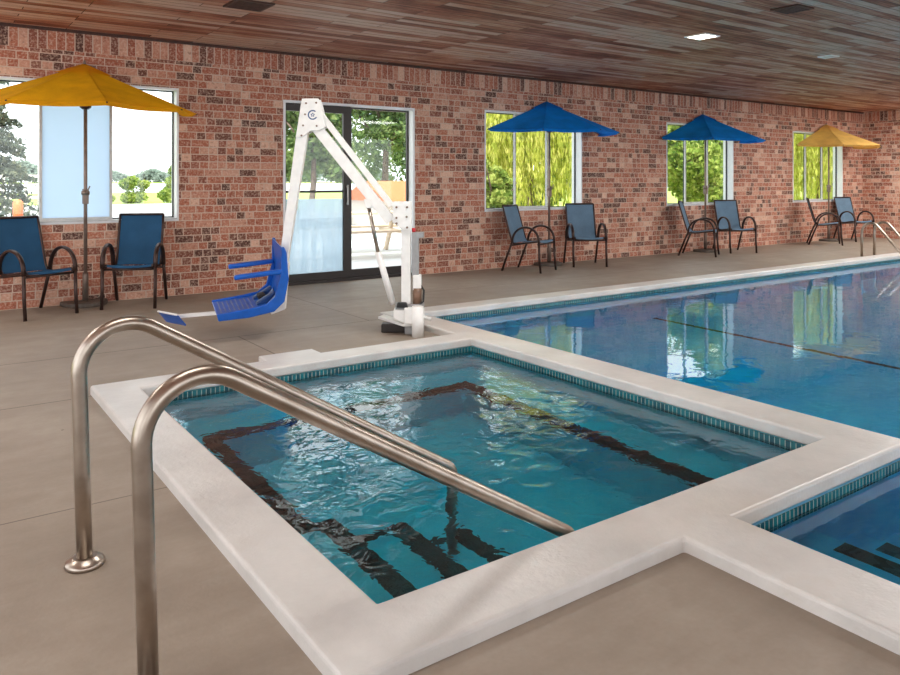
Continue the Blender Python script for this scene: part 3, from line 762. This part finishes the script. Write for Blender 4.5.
fr_ = MB(); a0, z0 = A(222, 314); a1, z1 = A(176, 318)
fr_.prism([(a0, z0), (a1, z1), (a1, z1 + 0.026), (a0, z0 + 0.026)], 1, -0.025, 0.025)
fr_.build('footrest_bar', M['lift'], lift)
FR = Matrix.Translation((A(171, 0)[0], 0, 0)) @ Matrix.Rotation(R(52), 4, 'Z') @ Matrix.Translation((-A(171, 0)[0], 0, 0))
a, z = A(171, 320)
fp = MB().prism([(a - 0.035, z + 0.06), (a - 0.028, z + 0.062), (a + 0.05, z - 0.03), (a + 0.044, z - 0.038)], 1, -0.14, 0.14).build('footrest', M['liftblue'], lift, xf=FR)
MB().prism([(a - 0.04, z + 0.062), (a - 0.028, z + 0.068), (a - 0.026, z + 0.058), (a - 0.036, z + 0.054)], 1, -0.142, 0.142).build('footrest_edge', M['lift'], fp, xf=FR)

# ------------------------------------------------------------------ ceiling fittings
def ceil_lamp(x, y, sx, sy, mat, label, rz=0.0, grp=None):
    root = empty('ceiling_light', (x, y, ZC), rz); tag(root, label, 'ceiling light', grp)
    f = MB(); q = 0.02
    f.box(-sx, sx, -sy, -sy + q, -0.012, 0); f.box(-sx, sx, sy - q, sy, -0.012, 0); f.box(-sx, -sx + q, -sy + q, sy - q, -0.012, 0); f.box(sx - q, sx, -sy + q, sy - q, -0.012, 0)
    f.build('trim_ring', M['white'], root)
    MB().box(-sx + q, sx - q, -sy + q, sy - q, -0.006, 0.0).build('lens', mat, root)
ceil_lamp(6.79, 4.98, 0.13, 0.13, M['lamp'], 'lit square recessed light in the wood plank ceiling')
ceil_lamp(9.15, 4.89, 0.09, 0.09, M['off'], 'small unlit recessed light in the ceiling, right of the lit one')
def vent(x, y, sx, sy, label):
    root = empty('ceiling_vent', (x, y, ZC)); tag(root, label, 'vent')
    f = MB(); q = 0.025
    f.box(-sx, sx, -sy, -sy + q, -0.014, 0); f.box(-sx, sx, sy - q, sy, -0.014, 0); f.box(-sx, -sx + q, -sy + q, sy - q, -0.014, 0); f.box(sx - q, sx, -sy + q, sy - q, -0.014, 0)
    f.build('frame', M['vent'], root)
    MB().box(-sx + q, sx - q, -sy + q, sy - q, -0.003, 0.0).build('backing', M['vent'], root)
    sl = MB(); n = 7
    for k in range(n):
        y0 = -sy + q + (2 * sy - 2 * q) * (k + 0.2) / n
        sl.box(-sx + q, sx - q, y0, y0 + 0.02, -0.011, -0.004)
    sl.build('grille', M['vent'], root)
vent(2.37, 6.36, 0.17, 0.17, 'dark brown square vent in the ceiling near the top left')
vent(6.35, 3.72, 0.13, 0.13, 'dark brown square vent in the ceiling at the upper right')

def area(x, y, z, sx, sy, power, col=(1, 0.96, 0.9), rot=(0, 0, 0)):
    l = bpy.data.lights.new('lamp_and_fill', 'AREA'); l.shape = 'RECTANGLE'; l.size = sx; l.size_y = sy; l.energy = power; l.color = col
    o = bpy.data.objects.new('lamp_and_fill', l); C.objects.link(o); o.location = (x, y, z); o.rotation_euler = rot
    return o
LP = [(-1.3, 4.6), (-0.9, 7.2), (3.2, 4.3), (0.6, 2.2), (6.2, 2.4), (5.0, -1.2), (9.6, 3.5), (9.6, 0.2), (12.8, 4.8), (13.2, 1.0), (15.9, 6.1), (15.8, 2.6)]  # unseen panels and area lights added to brighten the room
LW = [18, 22, 32, 10, 38, 16, 70, 26, 84, 30, 86, 38]
for k, (x, y) in enumerate(LP):
    ceil_lamp(x, y, 0.62, 0.32, M['panel'], 'flat rectangular fill light panel added out of view to brighten the room', 0, 'added fill light panels out of view')
    area(x, y, ZC - 0.03, 1.2, 0.6, LW[k], (1, 0.98, 0.95))
area(6.79, 4.98, ZC - 0.02, 0.22, 0.22, 14)

# ------------------------------------------------------------------ outside
struct(MB().box(-150, 200, 8.9, 95, -0.4, -0.10).build('ground', M['lawn']))
struct(MB().box(-60, 13.0, 15.0, 46, -0.2, -0.07).build('road', M['asphalt']))
struct(MB().box(1.0, 10.5, WY + WT - 0.02, 14.5, -0.2, -0.02).build('patio', M['patio']))
struct(MB().box(-400, 600, 95, 430, -0.5, -0.12).build('lake', M['lakem']))
struct(MB().box(-400, 600, 430, 520, -0.5, 0.5).build('land', M['lawn']))
rng = np.random.default_rng(3)
def quads(name, cen, nor, size, mat, parent=None, elong=1.0, up=None):
    """many small leaf faces as one mesh"""
    n = len(cen)
    a = np.cross(nor, rng.normal(size=(n, 3))); a /= np.linalg.norm(a, axis=1)[:, None] + 1e-9
    if up is not None:
        a = np.tile(np.array(up, float), (n, 1)) + rng.normal(size=(n, 3)) * 0.15; a /= np.linalg.norm(a, axis=1)[:, None]
    b = np.cross(nor, a); b /= np.linalg.norm(b, axis=1)[:, None] + 1e-9
    s = size * (0.6 + 0.8 * rng.random(n))[:, None]
    v = np.stack([cen - a * s * elong, cen - b * s * 0.6, cen + a * s * elong, cen + b * s * 0.6], 1).reshape(-1, 3)
    me = bpy.data.meshes.new(name); me.vertices.add(4 * n); me.vertices.foreach_set('co', v.ravel().astype(np.float32))
    me.loops.add(4 * n); me.loops.foreach_set('vertex_index', np.arange(4 * n, dtype=np.int32))
    me.polygons.add(n); me.polygons.foreach_set('loop_start', np.arange(0, 4 * n, 4, dtype=np.int32)); me.polygons.foreach_set('loop_total', np.full(n, 4, np.int32))
    me.update(); me.validate(); me.materials.append(mat)
    o = bpy.data.objects.new(name, me); C.objects.link(o)
    if parent is not None: o.parent = parent
    return o
def unit(n):
    v = rng.normal(size=(n, 3)); return v / np.linalg.norm(v, axis=1)[:, None]
def clump_points(n, blobs):
    out = []; per = n // len(blobs)
    for c, r in blobs:
        d = unit(per); rad = (0.72 + 0.3 * rng.random(per))[:, None]
        out.append(np.array(c) + d * rad * np.array(r))
    return np.concatenate(out)
def trunk(h, r, root, bend=0.2, branches=5):
    m = MB(); p = [(bend * math.sin(k * 0.9) * k / 5, bend * math.cos(k) * k / 6, h * k / 5) for k in range(6)]
    m.tube(p, [r * (1 - 0.12 * k) for k in range(6)], 10)
    for k in range(branches):
        a = 2 * PI * k / branches; q = Vector(p[3 + k % 2])
        e = min(1.0, h / 3.6)
        m.tube([q, q + Vector((math.cos(a) * 0.6, math.sin(a) * 0.6, 0.8)) * e, q + Vector((math.cos(a) * 1.2, math.sin(a) * 1.2, 1.6)) * e], [r * 0.45, r * 0.3, r * 0.12], 7)
    return m.build('trunk', M['bark'], root)
def leafy(x, y, h, rad, mat, label, n=16000, low=0.5, size=0.09, cat='tree', grp='trees outside the windows', nb=16, name='leafy_tree'):
    root = empty(name, (x, y, -0.1)); tag(root, label, cat, grp)
    blobs = []
    for k in range(nb):
        a = 2 * PI * rng.random(); rr = rad * 0.62 * math.sqrt(rng.random()); zz = low + (h - low) * (0.12 + 0.76 * rng.random())
        s = rad * (0.3 + 0.22 * rng.random()) * (1.15 - 0.5 * abs((zz - low) / (h - low) - 0.45))
        blobs.append(((rr * math.cos(a), rr * math.sin(a), zz), (s, s, s * 0.75)))
    if name == 'shrub': blobs[0] = ((0, 0, 0.3), (rad * 0.8, rad * 0.8, 0.3))
    quads('foliage', clump_points(n, blobs), unit(n // len(blobs) * len(blobs)), size, mat, root)
    if name != 'shrub': trunk(h * 0.55, 0.02 + rad * 0.06, root)
    return root
def willow(x, y, h, rad, mat, label, n=24000):
    root = empty('willow_tree', (x, y, -0.1)); tag(root, label, 'tree', 'trees outside the windows')
    ns = n // 45; pts = []; 
    for k in range(ns):
        a = 2 * PI * rng.random(); rr = rad * math.sqrt(rng.random()) ; top = h * (1 - 0.35 * (rr / rad) ** 2) - 0.6 * rng.random(); L = (top - 0.3) * (0.45 + 0.5 * rng.random())
        t = rng.random(60); sway = 0.18 * rng.normal(); 
        pts.append(np.stack([rr * math.cos(a) + sway * t + rng.normal(size=60) * 0.035, rr * math.sin(a) + rng.normal(size=60) * 0.04, top - L * t], 1))
    pts = np.concatenate(pts)
    quads('foliage', pts, unit(len(pts)), 0.028, mat, root, elong=3.2, up=(0, 0, 1))
    trunk(h * 0.6, 0.12, root, 0.05, 0)
    return root
def conifer(x, y, h, rad, label, n=26000):
    root = empty('spruce_tree', (x, y, -0.1)); tag(root, label, 'tree', 'trees outside the windows')
    nb = n // 90; P = []
    for k in range(nb):
        q = (k + rng.random()) / nb; z = 0.35 + (h - 0.4) * q; Lr = rad * (1 - q) ** 0.85 * (0.8 + 0.3 * rng.random()) + 0.06
        a = 2 * PI * rng.random(); t = np.sqrt(rng.random(90))
        P.append(np.stack([math.cos(a) * Lr * t + rng.normal(size=90) * 0.05, math.sin(a) * Lr * t + rng.normal(size=90) * 0.05, z - 0.25 * Lr * t ** 1.5 + rng.normal(size=90) * 0.05], 1))
    P = np.concatenate(P)
    quads('foliage', P, unit(len(P)), 0.055, M['spruce'], root, elong=1.6)
    MB().tube([(0, 0, 0), (0, 0, h * 0.95)], [0.14, 0.02], 8).build('trunk', M['bark'], root)
conifer(1.6, 28.0, 7.2, 1.75, 'grey green spruce seen through the left pane of the first window')
leafy(9.0, 19.4, 6.0, 1.4, M['green'], 'green leafy tree behind the left half of the glass door', low=0.6)
leafy(14.6, 25.0, 7.5, 2.5, M['green'], 'tall green tree beyond the orange shed roof', low=0.8)
leafy(19.6, 31.0, 9.0, 3.2, M['green'], 'large green tree farthest back, between the glass door and the next window', low=0.5)
leafy(11.6, 29.0, 8.0, 2.4, M['green'], 'tall tree far behind the left half of the glass door', low=0.5)
willow(13.0, 14.8, 4.8, 1.9, M['willow'], 'yellow green weeping willow outside the window behind the nearer blue umbrella')
leafy(9.25, 11.6, 2.3, 0.62, M['bright'], 'small bright bushy tree at the left of the window behind the nearer blue umbrella', n=7000, low=0.1, nb=9, size=0.06)
leafy(17.6, 20.2, 6.0, 2.8, M['green'], 'green tree behind the weeping willow past the nearer blue umbrella', low=0.2)
leafy(19.2, 14.4, 4.8, 1.8, M['bright'], 'bright green bushy tree outside the window behind the farther blue umbrella', low=0.1)
leafy(26.5, 19.2, 6.5, 2.8, M['bright'], 'taller green tree behind the bright one past the farther blue umbrella', low=0.1)
willow(23.6, 12.9, 4.6, 1.9, M['willow'], 'yellow willow outside the last window by the far corner')
leafy(33.5, 18.3, 7.0, 2.9, M['bright'], 'bright green tree behind the yellow willow past the last window', low=0.1)
for x, y, h, r, lb in ((10.9, 48.5, 1.6, 1.0, 'green shrub on the grass verge seen in the first window, the widest one'), (9.2, 48.0, 0.9, 0.5, 'low green shrub left of the widest verge shrub'), (12.9, 47.6, 2.7, 0.9, 'tall green shrub at the right edge of the first window')):
    leafy(x, y, h, r, M['bright'], lb, n=5000, low=0.1, size=0.07, cat='shrub', grp='shrubs on the verge', nb=10, name='shrub')
# far treeline across the water
nT = 26000
px = rng.uniform(-120, 260, nT); hgt = 6.5 + 3.5 * np.sin(px * 0.05) * np.sin(px * 0.017 + 1) + 1.5 * np.sin(px * 0.31)
P = np.stack([px, 433 + rng.uniform(-3, 3, nT), 0.4 + hgt * np.sqrt(rng.random(nT))], 1)
tag(quads('treeline', P, unit(nT), 1.1, M['fartree']), 'low hazy treeline along the far shore', 'trees', kind='stuff')
# lamp post, fence and barrel seen through the first window
lp = empty('street_lamp', (3.95, 33.0, -0.08)); tag(lp, 'thin pale lamp post on the lot beside the spruce', 'street lamp')
MB().tube([(0, 0, 0), (0, 0, 4.0)], [0.05, 0.035], 8).build('pole', M['siding'], lp)
MB().tube([(0, 0, 4.0), (0.25, 0, 4.08)], 0.03, 8).box(0.18, 0.5, -0.08, 0.08, 4.05, 4.13).build('lamp_head', M['siding'], lp)
fe = empty('railing_fence', (0, 40.0, -0.08)); tag(fe, 'white railing fence across the lot behind the spruce', 'fence')
for z in (0.5, 1.0, 1.5): MB().box(-3, 5.2, -0.03, 0.03, z, z + 0.12).build('rail', M['siding'], fe)
for k in range(10): MB().box(-3 + k * 0.9, -2.9 + k * 0.9, -0.05, 0.05, 0, 1.7).build('post', M['siding'], fe)
ba = empty('traffic_barrel', (1.62, 16.5, -0.07)); tag(ba, 'orange and white traffic barrel outside the first window', 'barrel')
MB().lathe([(0.13, 0), (0.13, 0.1), (0.10, 0.12), (0.09, 0.6)], seg=16).build('base', M['siding'], ba)
MB().lathe([(0.09, 0.6), (0.085, 0.92), (0.05, 0.96)], seg=16).build('top', M['orangep'], ba)
# picnic table on the patio
pt = empty('picnic_table', (6.35, 11.6, -0.02), R(-8)); tag(pt, 'weathered wooden picnic table on the patio beyond the door', 'table')
for k in range(5): MB().box(-0.95, 0.95, -0.36 + k * 0.146, -0.225 + k * 0.146, 0.70, 0.735).build('top_board', M['wood'], pt)
for s in (-1, 1):
    MB().box(-0.95, 0.95, s * 0.72 - 0.13, s * 0.72 + 0.13, 0.42, 0.455).build('bench_board', M['wood'], pt)
    for x in (-0.7, 0.7):
        MB().prism([(s * 0.2, 0.70), (s * 0.3, 0.70), (s * 0.68, 0.0), (s * 0.57, 0.0)], 0, x - 0.025, x + 0.025).build('leg', M['wood'], pt)
for x in (-0.7, 0.7): MB().box(x - 0.07, x - 0.03, -0.8, 0.8, 0.36, 0.42).build('crossbeam', M['wood'], pt)
# low shed with an orange roof beyond the patio
sh = empty('shed', (12.7, 19.6, -0.1)); tag(sh, 'low pale shed with an orange roof behind the picnic table', 'shed')
MB().box(-1.75, 1.75, -1.0, 1.2, 0, 0.8).build('wall', M['siding'], sh)
MB().prism([(-1.3, 0.78), (1.5, 0.78), (0.1, 1.35)], 0, -1.9, 1.9).build('roof', M['orange'], sh)
# ------------------------------------------------------------------ light and sky
sun = bpy.data.lights.new('sun', 'SUN'); sun.energy = 6.0; sun.angle = R(0.6); sun.color = (1, 0.96, 0.88)
so = bpy.data.objects.new('sun', sun); C.objects.link(so)
sd = Vector((0.35, 0.75, -1.0)); so.rotation_euler = sd.to_track_quat('-Z', 'Y').to_euler()
wd = bpy.data.worlds.new('sky'); S.world = wd; wd.use_nodes = True
nt = wd.node_tree; nt.nodes.clear()
bg = nt.nodes.new('ShaderNodeBackground'); bg.inputs[0].default_value = (0.93, 0.965, 1.0, 1); bg.inputs[1].default_value = 3.0
wo = nt.nodes.new('ShaderNodeOutputWorld'); nt.links.new(bg.outputs[0], wo.inputs[0])

# ------------------------------------------------------------------ camera
cam = bpy.data.cameras.new('camera'); co = bpy.data.objects.new('camera', cam); C.objects.link(co)
co.location = (0, 0, 1.25); co.rotation_euler = (PI / 2, 0, -TH)
cam.sensor_fit = 'HORIZONTAL'; cam.sensor_width = 36.0; cam.lens = 36.0 * 757 / 900
cam.shift_y = -(337.5 - 181) / 900.0
cam.clip_end = 2000; cam.clip_start = 0.05
S.camera = co
vs = S.view_settings; vs.view_transform = 'Standard'; vs.look = 'None'; vs.gamma = 1.0; vs.exposure = 0.0; vs.use_curve_mapping = False
cy = S.cycles
cy.use_denoising = True; cy.max_bounces = 12; cy.diffuse_bounces = 5; cy.glossy_bounces = 5; cy.transmission_bounces = 8; cy.transparent_max_bounces = 12
cy.caustics_refractive = True; cy.caustics_reflective = True; cy.sample_clamp_indirect = 6.0; cy.blur_glossy = 0.3
